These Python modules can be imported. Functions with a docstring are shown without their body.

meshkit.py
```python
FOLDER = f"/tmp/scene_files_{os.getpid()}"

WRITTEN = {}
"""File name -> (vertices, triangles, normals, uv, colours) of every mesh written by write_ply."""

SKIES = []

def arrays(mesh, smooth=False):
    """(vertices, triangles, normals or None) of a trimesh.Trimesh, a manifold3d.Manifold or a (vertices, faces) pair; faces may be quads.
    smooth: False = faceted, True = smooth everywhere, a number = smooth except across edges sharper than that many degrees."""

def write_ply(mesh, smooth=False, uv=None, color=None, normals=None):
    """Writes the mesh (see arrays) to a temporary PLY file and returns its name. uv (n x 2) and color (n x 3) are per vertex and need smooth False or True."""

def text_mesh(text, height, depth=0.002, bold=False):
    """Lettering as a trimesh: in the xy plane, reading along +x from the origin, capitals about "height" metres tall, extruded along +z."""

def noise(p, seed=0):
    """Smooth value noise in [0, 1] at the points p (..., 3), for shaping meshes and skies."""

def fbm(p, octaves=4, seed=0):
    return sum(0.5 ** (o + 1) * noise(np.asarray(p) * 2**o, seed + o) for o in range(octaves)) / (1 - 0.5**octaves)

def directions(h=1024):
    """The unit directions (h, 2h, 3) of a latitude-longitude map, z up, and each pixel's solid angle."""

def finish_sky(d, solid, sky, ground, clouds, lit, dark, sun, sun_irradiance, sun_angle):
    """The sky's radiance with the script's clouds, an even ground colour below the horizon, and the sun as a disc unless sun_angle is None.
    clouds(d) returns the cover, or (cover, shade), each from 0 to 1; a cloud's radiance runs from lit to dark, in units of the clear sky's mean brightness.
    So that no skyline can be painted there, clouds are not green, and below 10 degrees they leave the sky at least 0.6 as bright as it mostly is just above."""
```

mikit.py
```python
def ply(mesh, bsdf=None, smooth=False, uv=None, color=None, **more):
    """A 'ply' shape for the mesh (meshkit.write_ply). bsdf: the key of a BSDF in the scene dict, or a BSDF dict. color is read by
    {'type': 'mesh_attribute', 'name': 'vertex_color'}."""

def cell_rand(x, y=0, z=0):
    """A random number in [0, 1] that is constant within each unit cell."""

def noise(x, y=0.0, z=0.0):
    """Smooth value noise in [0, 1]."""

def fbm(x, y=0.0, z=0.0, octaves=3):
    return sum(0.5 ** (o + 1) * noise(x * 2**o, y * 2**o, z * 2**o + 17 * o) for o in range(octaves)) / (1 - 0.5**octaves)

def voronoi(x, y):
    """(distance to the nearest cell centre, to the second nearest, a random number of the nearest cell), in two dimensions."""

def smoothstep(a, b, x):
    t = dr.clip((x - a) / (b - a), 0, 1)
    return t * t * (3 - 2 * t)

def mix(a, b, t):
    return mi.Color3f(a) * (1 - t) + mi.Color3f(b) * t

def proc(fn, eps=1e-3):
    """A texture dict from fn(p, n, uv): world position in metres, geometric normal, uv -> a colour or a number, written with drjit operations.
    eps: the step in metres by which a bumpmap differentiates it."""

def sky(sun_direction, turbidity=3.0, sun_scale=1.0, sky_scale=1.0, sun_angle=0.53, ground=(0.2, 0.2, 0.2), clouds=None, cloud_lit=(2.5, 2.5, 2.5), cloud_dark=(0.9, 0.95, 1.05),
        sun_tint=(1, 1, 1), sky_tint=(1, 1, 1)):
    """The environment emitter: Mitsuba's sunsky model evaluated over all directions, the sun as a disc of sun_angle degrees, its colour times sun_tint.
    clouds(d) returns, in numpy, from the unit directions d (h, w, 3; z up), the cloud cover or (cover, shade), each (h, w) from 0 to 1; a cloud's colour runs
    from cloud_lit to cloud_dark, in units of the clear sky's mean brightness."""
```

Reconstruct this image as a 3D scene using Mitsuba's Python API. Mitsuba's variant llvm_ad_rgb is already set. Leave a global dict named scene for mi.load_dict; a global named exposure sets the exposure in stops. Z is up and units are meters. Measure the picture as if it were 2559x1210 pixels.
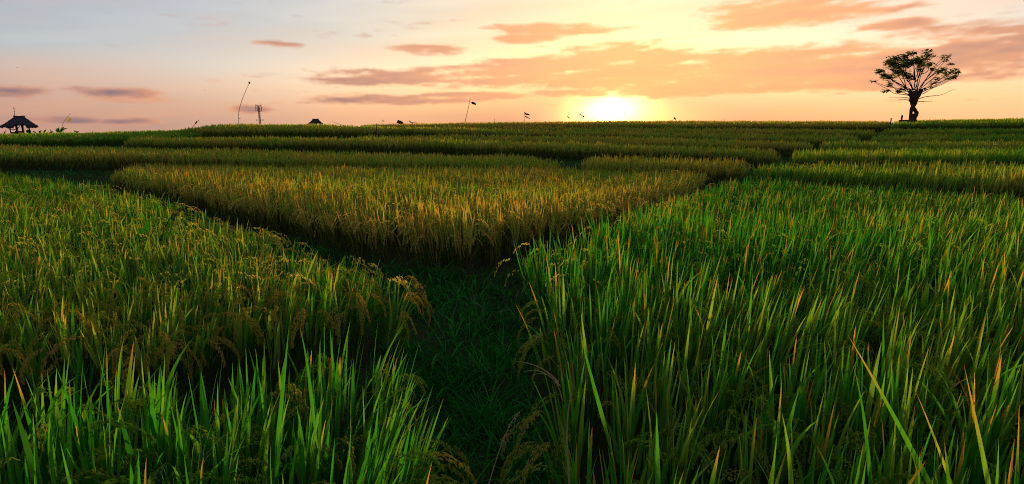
import math
import numpy as np
import trimesh
import shapely
from shapely.geometry import Polygon
import mitsuba as mi
import mikit
import meshkit

T = mi.ScalarTransform4f
R = np.random.default_rng(7)
scene, labels = {}, {}

# ------------------------------------------------------------------ camera, sky, exposure
EYE, PITCH, FOC, CX, CY = 1.9, math.radians(11.5), 1300.0, 1279.5, 605.0
scene['camera'] = {'type': 'perspective', 'fov_axis': 'x', 'fov': 2 * math.degrees(math.atan(CX / FOC)), 'near_clip': 0.02, 'far_clip': 6000.0,
                   'to_world': T().look_at(origin=[0, 0, EYE], target=[0, math.cos(PITCH), EYE - math.sin(PITCH)], up=[0, 0, 1])}
SUN_AZ, SUN_EL = 10.5, 3.3
a_, e_ = math.radians(SUN_AZ), math.radians(SUN_EL)
SUN = [math.sin(a_) * math.cos(e_), math.cos(a_) * math.cos(e_), math.sin(e_)]
exposure = 4.68

CLOUDS = [(-12, 5.8, 9, .8), (-4, 6.0, 9, 1.0), (4, 6.4, 9, 1.4), (11, 7.5, 8, 1.7), (12, 5.6, 9, 1.0), (20, 5.2, 9, 1.3), (27, 5.5, 9, 1.7), (34, 6.0, 8, 1.9), (18, 4.9, 10, 1.0), (24, 6.6, 8, 1.6), (16, 6.2, 8, 1.6), (30, 4.6, 9, .8),
          (42, 6.6, 8, 2.0), (50, 7.0, 9, 2.2), (60, 7.0, 9, 2.0), (-12, 3.75, 9, .5), (-3, 4.2, 7, .45), (6, 4.4, 5, .4), (5, 10.7, 7, .5), (1.7, 9.9, 3, .5), (26, 10.9, 7, 1.3),
          (-9, 8.8, 4.5, .45), (-22.9, 8.6, 2.2, .3), (-35.8, 3.4, 3.4, .66), (-43.4, 3.4, 2.6, .6), (-40.5, 1.3, 3.0, .3), (-35.5, 1.2, 2.2, .3), (-26, 2.5, 1.6, .35),
          (35, 9.2, 2.5, .4), (-54, 4.0, 5, .9), (-70, 5, 8, .8), (80, 6, 9, 1.2), (120, 6, 12, 1.0), (-110, 5, 12, 1.0), (165, 5, 14, 1.1)]


def sst(a, b, x):
    t = np.clip((x - a) / (b - a), 0, 1)
    return t * t * (3 - 2 * t)


def clouds(d):
    az = np.degrees(np.arctan2(d[..., 0], d[..., 1]))
    el = np.degrees(np.arcsin(np.clip(d[..., 2], -1, 1)))
    fold = np.abs(az - SUN_AZ)
    near = np.exp(-(fold / 24) ** 2)
    # a thin high veil over the whole sky, warm low down and towards the sun
    back = np.interp(np.abs(az), [0, 50, 110, 180], [1, 1, .35, .22])
    clear = (.30 - .205 * (1 - sst(1.0, 7.0, el)) * (1 - near * .3) - .185 * near) * back
    clear = clear + .22 * np.exp(-((az - SUN_AZ) / 55) ** 2) * sst(11, 26, el) * (1 - sst(40, 75, el)) + .15 * sst(25, 65, el) * (.5 + .5 * d[..., 1])
    clear = clear + .11 * np.exp(-((az - SUN_AZ - 1) / 9) ** 2 - ((el - 1.4) / 1.9) ** 2) + .62 * np.exp(-(((az - SUN_AZ) / 2.6) ** 2 + ((el - 2.6) / 1.35) ** 2) ** .8)
    clear = clear + .07 * np.exp(-((az - 13) / 17) ** 2) * sst(6, 9, el) * (1 - sst(20, 30, el))
    warm = np.interp(az, [-180, -90, -45, -20, 0, 20, 45, 90, 180], [.1, .12, .22, .5, .55, .7, .95, .4, .1])
    streak = meshkit.fbm(np.stack([az / 14, (el - .08 * az) / 1.8, az * 0 + 3.1], -1), 4, 5)
    s = 1 - warm * (1 - sst(2, 10, el)) - .35 * sst(18, 40, az) * sst(4, 12, el) * (1 - sst(30, 60, el)) * (1 - sst(60, 110, az)) + .55 * (streak - .5)
    clear = clear * (.75 + .5 * streak)
    # the clouds proper
    n = meshkit.fbm(np.stack([az / 6.0, (el - .05 * az) / .62, az * 0 + 7.7], -1), 6, 11)
    n2 = meshkit.fbm(np.stack([az / 1.5, (el - .03 * az) / .28, az * 0 + 1.7], -1), 4, 23)
    body = np.zeros_like(az)
    for ca, ce, ra, re in CLOUDS:
        q = ((az - ca) / ra) ** 2 + ((el - ce) / re) ** 2
        body = np.maximum(body, np.exp(-q ** 1.6 * .7))
    high = meshkit.fbm(np.stack([d[..., 0] * 3, d[..., 1] * 3, d[..., 2] * 5], -1), 4, 31)
    body = np.maximum(body, sst(.5, .75, high) * sst(14, 22, el) * .9)
    v = body * 1.02 + (n - .5) * 1.6 + (n2 - .5) * 1.05
    m = sst(.24, .82, v)
    sc = np.interp(az, [-180, -60, -38, -34, -30, -20, -12, -4, 4, 12, 24, 32, 38, 45, 90, 180], [.8, .68, .66, .5, .36, .58, .48, .36, .17, .03, .06, .16, .36, .5, .7, .9])
    sc = sc + .35 * (n - .5) + .5 * np.clip(v - .75, -.2, .5) * (1 - near)
    s = s * (1 - m) + sc * m
    return 1 - clear * (1 - m * (.95 - .10 * near)), np.clip(s, 0, 1)


scene['sky'] = mikit.sky(SUN, turbidity=5, sun_scale=2.2, sun_angle=1.2, sun_tint=(.75, 1.0, 2.2), clouds=clouds, cloud_lit=(1.62, .68, .27), cloud_dark=(.20, .185, .28),
                         sky_tint=(.74, .98, 1.5), ground=(.05, .07, .03))

# ------------------------------------------------------------------ helpers
CT, ST = math.cos(PITCH), math.sin(PITCH)


def P(px, py, Y):
    """The place seen at that spot of the photograph, Y metres away along the ground axis."""
    x, y = (px - CX) / FOC, -(py - CY) / FOC
    d = np.array([x, CT + y * ST, -ST + y * CT])
    d = d * (Y / d[1])
    return d + [0, 0, EYE]


def project(p):
    p = np.asarray(p, float)
    z = p[..., 2] - EYE
    depth = p[..., 1] * CT - z * ST
    up = p[..., 1] * ST + z * CT
    dd = np.where(depth > .05, depth, np.nan)
    return CX + FOC * p[..., 0] / dd, CY - FOC * up / dd, depth


used = {}


def key_for(name):
    n = used.get(name, 0)
    used[name] = n + 1
    return name if n == 0 else f'{name}_{n:03d}'


def tag(key, label, cat=None, group=None, kind=None):
    labels[key] = {'label': label}
    if cat:
        labels[key]['category'] = cat
    if group:
        labels[key]['group'] = group
    if kind:
        labels[key]['kind'] = kind


def tube(pts, radii, sides=6, cap=True):
    p = np.asarray(pts, float)
    r = np.broadcast_to(np.asarray(radii, float), (len(p),))
    t = np.gradient(p, axis=0)
    t /= np.linalg.norm(t, axis=1, keepdims=True) + 1e-12
    ref = np.where(np.abs(t[:, 2:]) < .9, [[0, 0, 1.]], [[1., 0, 0]])
    a = np.cross(t, ref)
    a /= np.linalg.norm(a, axis=1, keepdims=True)
    for i in range(1, len(a)):
        if a[i] @ a[i - 1] < 0:
            a[i] = -a[i]
    b = np.cross(t, a)
    ang = np.arange(sides) * 2 * np.pi / sides
    v = (p[:, None] + r[:, None, None] * (np.cos(ang)[None, :, None] * a[:, None] + np.sin(ang)[None, :, None] * b[:, None])).reshape(-1, 3)
    i, j = np.meshgrid(np.arange(len(p) - 1), np.arange(sides), indexing='ij')
    q = np.stack([i * sides + j, i * sides + (j + 1) % sides, (i + 1) * sides + (j + 1) % sides, (i + 1) * sides + j], -1).reshape(-1, 4)
    f = [q[:, [0, 1, 2]], q[:, [0, 2, 3]]]
    if cap:
        n = len(v)
        v = np.vstack([v, p[:1], p[-1:]])
        k = np.arange(sides)
        f += [np.stack([k * 0 + n, (k + 1) % sides, k], 1), np.stack([k * 0 + n + 1, (len(p) - 1) * sides + k, (len(p) - 1) * sides + (k + 1) % sides], 1)]
    return v, np.vstack(f)


def spline(pts, n=12):
    p = np.asarray(pts, float)
    from scipy.interpolate import CubicSpline
    t = np.r_[0, np.cumsum(np.linalg.norm(np.diff(p, axis=0), axis=1))]
    if len(p) < 3:
        return np.stack([np.interp(np.linspace(0, t[-1], n), t, p[:, k]) for k in range(3)], 1)
    return CubicSpline(t, p)(np.linspace(0, t[-1], n))


def join(parts):
    vs, fs, k = [], [], 0
    for v, f in parts:
        vs.append(v)
        fs.append(np.asarray(f) + k)
        k += len(v)
    return np.vstack(vs), np.vstack(fs)


def box(lo, hi):
    b = trimesh.creation.box(bounds=[lo, hi])
    return np.array(b.vertices), np.array(b.faces)


def put(key, mesh, bsdf, smooth=False, color=None):
    scene[key] = mikit.ply(mesh if not isinstance(mesh, tuple) else mesh, bsdf, smooth=smooth, color=color)
    return key


# ------------------------------------------------------------------ materials
VC = {'type': 'mesh_attribute', 'name': 'vertex_color'}
scene['leaf'] = {'type': 'principledthin', 'base_color': VC, 'roughness': .55, 'diff_trans': 1.2, 'spec_trans': 0.0, 'eta': 1.3}
scene['grain'] = {'type': 'principledthin', 'base_color': VC, 'roughness': .6, 'diff_trans': .9, 'spec_trans': 0.0, 'eta': 1.3}


def soil(p, n, uv):
    k = mikit.fbm(p.x * 1.7, p.y * 1.7, p.z, 4)
    k2 = mikit.fbm(p.x * 14, p.y * 14, p.z * 9, 3)
    return mikit.mix(mikit.mix((.018, .030, .012), (.045, .060, .020), k), (.055, .045, .028), mikit.smoothstep(.5, .8, k2) * .6)


scene['soil'] = {'type': 'twosided', 'bsdf': {'type': 'diffuse', 'reflectance': mikit.proc(soil)}}


def wood_fn(c0, c1, s):
    def fn(p, n, uv):
        return mikit.mix(c0, c1, mikit.fbm(p.x * s, p.y * s, p.z * s * .3, 4))
    return fn


def matte(key, c0, c1, s=6., rough=.9):
    scene[key] = {'type': 'twosided', 'bsdf': {'type': 'principled', 'base_color': mikit.proc(wood_fn(c0, c1, s)), 'roughness': rough, 'specular': .2}}


matte('thatch', (.018, .020, .024), (.06, .055, .05), 9.)
matte('old_wood', (.05, .035, .025), (.14, .10, .07), 8.)
matte('bark', (.035, .022, .016), (.10, .065, .045), 7.)
matte('bamboo', (.16, .12, .07), (.34, .25, .15), 5.)
matte('dark_cloth', (.04, .025, .018), (.10, .06, .04), 9.)
matte('steel', (.11, .10, .09), (.2, .18, .16), .4)
matte('feather', (.02, .02, .02), (.05, .045, .04), 30.)
scene['pale_cloth'] = {'type': 'principledthin', 'base_color': {'type': 'rgb', 'value': [.34, .31, .28]}, 'roughness': .8, 'diff_trans': .8, 'spec_trans': 0.0, 'eta': 1.3}

# ------------------------------------------------------------------ the rice plots: outlines of the crop's top, in photo pixels, with the metres to each corner
CROP = .80
PLOTS = []


def near_plot(pts, zc):
    out = []
    for px, py in pts:
        x, y = (px - CX) / FOC, -(py - CY) / FOC
        d = np.array([x, CT + y * ST, -ST + y * CT])
        out.append(d * ((zc - EYE) / d[2]) + [0, 0, EYE])
    return np.array(out)


def feats(x, y, full):
    x, y = np.asarray(x, float) / 20, np.asarray(y, float) / 20
    return np.stack([x * 0 + 1, x, y] + ([x * y, x * x] if full else []), -1)


def add_plot(world, h=CROP, **kw):
    w = np.asarray(world)
    full = np.ptp(w[:, 2]) > 1e-6
    A = feats(w[:, 0], w[:, 1], full)
    co = np.linalg.solve(A.T @ A + np.diag([1e-9, 1e-9, 1e-9] + [1e-3] * (2 * full)), A.T @ w[:, 2])
    co[0] -= h
    poly = Polygon(w[:, :2]).buffer(0)
    if poly.geom_type != 'Polygon':
        poly = max(poly.geoms, key=lambda g: g.area)
    poly = poly.buffer(-.25).buffer(.25) if poly.area > 8 else poly
    PLOTS.append(dict(poly=poly, z=lambda x, y: feats(x, y, full) @ co, h=h, **kw))


def strip(front, back):
    """A terrace by the crop's top along its front edge and its back edge, both [(px, py, Y)]."""
    return np.array([P(*q) for q in front] + [P(*q) for q in back[::-1]])


GRP = 'rice plots on the terraces'
# the three plots at the camera's feet
add_plot(near_plot([(-700, 432), (0, 425), (180, 443), (420, 492), (560, 534), (700, 578), (830, 616), (950, 658), (1022, 700), (890, 724), (700, 745), (480, 772), (250, 805), (0, 825), (-900, 880)], .78), h=.78,
         yellow=.27, spread=.32, tips=.35, gold=.50, pan=.85, erect=.75, label='yellowing rice plot on the left with drooping golden grain heads along its front edge')
add_plot(near_plot([(-900, 970), (0, 958), (250, 932), (480, 900), (700, 852), (900, 812), (975, 806), (1005, 900), (985, 1210), (975, 1700), (-2600, 1700)], .80), h=.84,
         yellow=.10, spread=.22, tips=.3, gold=.05, pan=.45, erect=1.1, thick=1.5, label='dark green rice plot in the bottom left corner with leaning pointed blades')
add_plot(near_plot([(1320, 612), (1345, 760), (1410, 940), (1455, 1080), (1500, 1210), (1540, 1700), (5200, 1700), (3600, 560), (2559, 478), (2100, 450), (1900, 436), (1800, 446), (1600, 500), (1430, 565)], .82), h=.82,
         yellow=.14, spread=.26, tips=.5, thick=1.15, gold=.14, pan=.5, erect=1.15, label='large bright green rice plot filling the right foreground, its tall blades tipped orange')
# the golden plot in the middle
add_plot(near_plot([(268, 424), (330, 408), (480, 403), (1000, 412), (1500, 415), (1770, 425), (1755, 440), (1600, 474), (1450, 508), (1300, 535), (1150, 548), (1000, 535), (800, 508), (600, 474), (420, 446)], .86), h=.80,
         yellow=.56, spread=.36, tips=.4, gold=.62, pan=.9, erect=.85, label='golden ripe rice plot in the middle whose rounded near corner points at the grass path')
add_plot(strip([(-500, 376, 22), (0, 378, 22), (350, 382, 22), (700, 388, 21), (1100, 394, 20), (1330, 399, 19.3), (1402, 404, 19.6)], [(-500, 358, 31), (0, 360, 31), (700, 374, 27), (1300, 385, 23.5), (1395, 393, 21.5)]),
         yellow=.55, spread=.25, tips=.2, gold=.6, pan=.5, erect=.8, label='long rice terrace behind the golden plot running off the left edge')
add_plot(strip([(1440, 401, 18.8), (1480, 399, 18.5), (1650, 401, 17.8), (1800, 405, 17.2), (1868, 409, 17.4)], [(1460, 386, 21), (1620, 384, 21.5), (1850, 391, 19.5)]),
         yellow=.66, spread=.22, tips=.2, gold=.6, pan=.5, erect=.8, label='short golden rice terrace between two notches, right behind the middle plot')
add_plot(strip([(1875, 413, 16.5), (1920, 411, 15.6), (2100, 418, 13.9), (2300, 425, 12.6), (2559, 432, 11.6), (3000, 440, 10.6)], [(1905, 400, 17.8), (2200, 402, 17), (2559, 404, 16.4), (3000, 405, 16)]),
         yellow=.42, spread=.22, tips=.3, gold=.35, pan=.4, erect=.9, label='olive rice terrace on the right, first one behind the bright green plot')
add_plot(strip([(1975, 379, 19.6), (2010, 376, 18.8), (2200, 376, 18.2), (2559, 381, 17.9), (3000, 384, 17.4)], [(1990, 371, 23.4), (2200, 369, 23.4), (2559, 369, 23.2), (3000, 369, 23)]),
         yellow=.34, spread=.2, tips=.2, gold=.3, pan=.4, erect=.9, label='green rice terrace on the right, second one behind the bright green plot')
add_plot(strip([(2045, 358, 26.4), (2200, 357, 25.5), (2559, 359, 25.0), (3000, 360, 25)], [(2070, 351, 29.6), (2559, 351, 30), (3000, 351, 30)]),
         yellow=.42, spread=.2, tips=.2, gold=.35, pan=.3, erect=.9, label='olive rice terrace on the right, third one behind the bright green plot')
add_plot(strip([(2165, 343, 33.5), (2230, 340, 32.6), (2559, 341, 32.2), (3000, 342, 32)], [(2190, 335, 37), (2559, 334, 37.2), (3000, 334, 37.2)]),
         yellow=.40, spread=.2, tips=.2, gold=.3, pan=.3, erect=.9, label='narrow green rice terrace right of the ditch, fourth one behind the bright green plot')
add_plot(strip([(2195, 328, 40.4), (2300, 325, 39.6), (2559, 325, 39.4), (3000, 325, 39)], [(2215, 320, 44), (2559, 319, 44.2), (3000, 318, 44.2)]),
         yellow=.45, spread=.2, tips=.2, gold=.3, pan=.3, erect=.9, label='narrow rice terrace below the lone tree, last one before the right crest')
add_plot(strip([(2228, 309, 47), (2300, 307, 46.6), (2559, 304, 46.4), (3000, 301, 46)], [(2231, 303, 55.5), (2290, 298, 58), (2559, 295, 60), (3000, 292, 60)]),
         yellow=.45, spread=.2, tips=.2, gold=.3, pan=.3, erect=.9, label='rice terrace on the crest under the lone tree at the right')
add_plot(strip([(305, 349, 32), (420, 346, 31.4), (600, 347, 31), (1000, 352, 29.4), (1400, 361, 26.6), (1640, 369, 24.6), (1900, 375, 22.8), (1952, 379, 23.2)], [(330, 340, 39), (900, 344, 34.6), (1300, 347, 31.8), (1640, 359, 28.4), (1935, 369, 25.8)]),
         yellow=.60, spread=.22, tips=.2, gold=.6, pan=.4, erect=.85, label='long golden rice terrace across the middle distance, third one behind the golden plot')
add_plot(strip([(880, 342, 37.5), (1000, 341, 36.4), (1300, 343, 34), (1640, 349, 30.4), (1980, 355, 28), (2033, 358, 28.4)], [(900, 336, 40), (1300, 337, 37.4), (1640, 341, 35.4), (2020, 351, 31.4)]),
         yellow=.62, spread=.22, tips=.2, gold=.5, pan=.3, erect=.85, label='tapering golden rice terrace in the far middle below the flag poles')
add_plot(strip([(442, 321, 46), (520, 319, 45.4), (800, 320, 44.8), (1000, 324, 44), (1300, 330, 40.5), (1640, 334, 37.8), (2080, 341, 34), (2150, 345, 34)], [(452, 321, 47.5), (490, 315, 50), (540, 310, 54), (620, 308, 56), (800, 308, 55), (1000, 315, 48), (1640, 325, 41.4), (2140, 336, 37.6)]),
         yellow=.56, spread=.22, tips=.2, gold=.45, pan=.3, erect=.9, label='far raised rice terrace with a dark bank below the curved bamboo pole')
add_plot(strip([(1000, 320, 50), (1300, 321, 48.4), (1640, 323, 44), (2150, 328, 40.6), (2190, 330, 41)], [(1010, 313, 53), (1640, 316, 48), (2180, 322, 45)]),
         yellow=.62, spread=.22, tips=.2, gold=.45, pan=.3, erect=.9, label='thin far rice terrace, second one below the crest in the middle')
add_plot(strip([(900, 315, 56), (1100, 313, 55), (1300, 310, 54.5), (1640, 308, 51), (2170, 309, 48), (2215, 309, 48)], [(905, 309, 63), (1300, 304, 64), (1640, 301, 64), (2229, 302, 59.5)]),
         yellow=.70, spread=.2, tips=.2, gold=.5, pan=.3, erect=.9, label='rice terrace along the crest under the setting sun')
add_plot(strip([(-500, 348, 39), (0, 346, 40), (150, 344, 40), (280, 339, 40), (432, 334, 41), (500, 332, 44)], [(-500, 336, 52), (0, 333, 52), (430, 324, 54), (540, 318, 56)]),
         yellow=.36, spread=.25, tips=.1, gold=.3, pan=.2, erect=.9, label='dark green rice terrace at the far left in front of the thatched hut')

# ------------------------------------------------------------------ the ground: one sheet
def ground_z(X, Y, banks=True):
    shp = X.shape
    X, Y = X.ravel(), Y.ravel()
    pts = shapely.points(X, Y)
    num, den, best = np.zeros(len(X)), np.zeros(len(X)), np.full(len(X), 1e9)
    inz = np.full(len(X), np.nan)
    for pl in PLOTS:
        d = shapely.distance(pl['poly'], pts)
        ln = shapely.shortest_line(pl['poly'], pts)
        c = shapely.get_coordinates(ln).reshape(-1, 2, 2)[:, 0]
        z = pl['z'](c[:, 0], c[:, 1])
        w = 1 / (d + .05) ** 3
        num += w * z
        den += w
        best = np.minimum(best, d)
        inside = d <= 1e-9
        inz[inside] = z[inside]
    z = num / den - .07 * sst(0, .35, best)
    z = np.where(np.isnan(inz), z, inz)
    far = best
    z = z - sst(1.5, 40, far) * (np.maximum(z, 0) + 6) * sst(20, 34, Y) - sst(60, 1500, far) * 14 - 3 * sst(8, 40, far) * (1 - sst(20, 34, Y))
    return z.reshape(shp)


def axis(lo, near0, near1, hi, step, grow):
    c = list(np.arange(near0, near1 + 1e-6, step))
    s, x = step, near1
    while x < hi:
        s *= grow
        x += s
        c.append(x)
    s, x, left = step, near0, []
    while x > lo:
        s *= grow
        x -= s
        left.append(x)
    return np.array(left[::-1] + c)


gx = axis(-3000, -4, 4, 3000, .11, 1.035)
gy = axis(-300, -1, 12, 3500, .11, 1.03)
GX, GY = np.meshgrid(gx, gy)
GZ = ground_z(GX, GY)
GZ = GZ + .03 * (meshkit.fbm(np.stack([GX * 1.3, GY * 1.3, GX * 0], -1), 3, 2) - .5) * np.where(np.hypot(GX, GY) < 60, 1, 0)
ny, nx = GX.shape
ii, jj = np.meshgrid(np.arange(ny - 1), np.arange(nx - 1), indexing='ij')
quad = np.stack([ii * nx + jj, ii * nx + jj + 1, (ii + 1) * nx + jj + 1, (ii + 1) * nx + jj], -1).reshape(-1, 4)
put('ground', (np.stack([GX, GY, GZ], -1).reshape(-1, 3), quad), 'soil', smooth=True)
tag('ground', 'dark damp ground of the terraces under the rice', kind='structure')
from scipy.interpolate import RegularGridInterpolator
GROUND = RegularGridInterpolator((gy, gx), GZ, bounds_error=False, fill_value=None)


def gz(x, y):
    return GROUND(np.stack([np.asarray(y, float), np.asarray(x, float)], -1))


# ------------------------------------------------------------------ blades and grain heads
def blades(base, az, lean, length, width, droop, seg, twist):
    """N tapering leaves as strips with a pointed tip: (vertices (N, 2 seg + 1, 3), triangles of one)."""
    N = len(base)
    t = np.linspace(0, 1, seg + 1)[None]
    hx, hy = np.cos(az)[:, None], np.sin(az)[:, None]
    out = (lean[:, None] * t + droop[:, None] * t ** 2.2)
    zz = t * np.sqrt(np.maximum(1 - lean ** 2, .05))[:, None] - .55 * droop[:, None] * t ** 2.6
    c = base[:, None] + length[:, None, None] * np.stack([hx * out, hy * out, zz], -1)
    wa = az + np.pi / 2 + twist
    wd = np.stack([np.cos(wa), np.sin(wa), np.zeros(N)], -1)[:, None]
    prof = np.minimum(1, .55 + 1.6 * t) * (1 - t ** (2.2 if seg > 3 else 3.5))
    if seg == 1:
        return kites(c, wd, width)
    half = (.5 * width[:, None] * prof)[..., None] * wd
    lft, rgt = c - half, c + half
    v = np.empty((N, 2 * seg + 1, 3))
    v[:, 0:2 * seg:2] = lft[:, :seg]
    v[:, 1:2 * seg:2] = rgt[:, :seg]
    v[:, 2 * seg] = c[:, seg]
    f = []
    for k in range(seg - 1):
        f += [[2 * k, 2 * k + 1, 2 * k + 3], [2 * k, 2 * k + 3, 2 * k + 2]]
    f += [[2 * seg - 2, 2 * seg - 1, 2 * seg]]
    tt = np.r_[np.repeat(t[0, :seg], 2), 1.0]
    return v, np.array(f), tt


def kites(c, wd, width):
    """Far leaves: one kite each, broadest towards the top."""
    m = c[:, 0] * .34 + c[:, 1] * .66
    v = np.stack([c[:, 0], m + wd[:, 0] * width[:, None] * .5, c[:, 1], m - wd[:, 0] * width[:, None] * .5], 1)
    return v, np.array([[0, 1, 2], [0, 2, 3]]), np.array([0, .7, 1., .7])


def spread_faces(n, f, nv):
    return (f[None] + (np.arange(n) * nv)[:, None, None]).reshape(-1, 3)


RAMP_X = [0, .22, .5, .75, 1]
RAMP = np.array([(.024, .215, .013), (.07, .29, .016), (.23, .37, .03), (.38, .34, .04), (.43, .30, .06)])


def ramp(y):
    y = np.clip(y, 0, 1)
    return np.stack([np.interp(y, RAMP_X, RAMP[:, k]) for k in range(3)], -1)


def leaf_colors(y, tip, tt, dead):
    """Per vertex: a leaf's own hue; the tips ripen orange, old lower leaves are straw."""
    N = len(y)
    c = np.repeat(ramp(y)[:, None], len(tt), 1)
    orange = np.array([.52, .27, .035])
    k = (np.clip((tt[None] - (1 - tip[:, None])) / .35, 0, 1) * (tip[:, None] > .02))[..., None]
    c = c * (1 - k) + orange * k
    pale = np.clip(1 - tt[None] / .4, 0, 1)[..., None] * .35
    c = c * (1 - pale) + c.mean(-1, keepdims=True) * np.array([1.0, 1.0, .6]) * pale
    straw = np.array([.17, .125, .06])
    c = np.where(dead[:, None, None], straw * (.75 + .5 * y[:, None, None]), c)
    return c


def grain_template(n, k, faces):
    """A drooping rice head along a curve in the xz plane, root at the origin: verts, triangles and an ear mask."""
    rr = np.random.default_rng(100 + k)
    L = .29 * (.85 + .3 * rr.random())
    s = np.linspace(0, 1, 9)
    th = math.radians(66) - (math.radians(140 + 22 * rr.random())) * s ** .55
    seglen = L / 8
    x = np.r_[0, np.cumsum(np.cos(th[:-1]) * seglen)]
    z = np.r_[0, np.cumsum(np.sin(th[:-1]) * seglen)]
    y = .02 * (rr.random() - .5) * s ** 2 * 2
    axis_ = np.stack([x, y, z], 1)
    parts, mask = [], []
    if faces == 'full':
        v, f = tube(axis_, np.linspace(.0022, .001, 9), 3, False)
        parts.append((v, f))
        mask.append(np.zeros(len(v)))
    for i in range(n):
        u = .22 + .78 * (i + rr.random()) / n
        c = np.array([np.interp(u, s, axis_[:, q]) for q in range(3)])
        th_u = np.interp(u, s, th)
        d = np.array([math.cos(th_u), 0, math.sin(th_u)])
        side = rr.normal(size=3) * [.6, 1, .5]
        off = side / np.linalg.norm(side)
        reach = .0145 * (1.15 - u) * (.3 + rr.random()) + .004
        gd = d * .9 + off * .35 + np.array([0, 0, -.5])
        gd /= np.linalg.norm(gd)
        c = c + off * reach + np.array([0, 0, -.5 * reach])
        e1 = np.cross(gd, [.3, .9, .1])
        e1 /= np.linalg.norm(e1)
        e2 = np.cross(gd, e1)
        gl, gw = (.0165, .0038) if faces == 'full' else (.030, .0062)
        gl *= .85 + .3 * rr.random()
        if faces == 'full':
            v = np.array([c - gd * gl * .5, c + e1 * gw, c + (-.5 * e1 + .87 * e2) * gw, c + (-.5 * e1 - .87 * e2) * gw, c + gd * gl * .6])
            f = np.array([[0, 2, 1], [0, 3, 2], [0, 1, 3], [4, 1, 2], [4, 2, 3], [4, 3, 1]])
        else:
            v = np.array([c - gd * gl * .5, c + e1 * gw, c - e1 * gw, c + gd * gl * .5])
            f = np.array([[0, 1, 3], [0, 3, 2]])
        parts.append((v, f))
        mask.append(np.full(len(v), .88 + .22 * rr.random()))
    v, f = join(parts)
    return v, f, np.concatenate(mask)


FULL = [grain_template(78, k, 'full') for k in range(6)]
LITE = [grain_template(13, 20 + k, 'lite') for k in range(6)]


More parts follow.
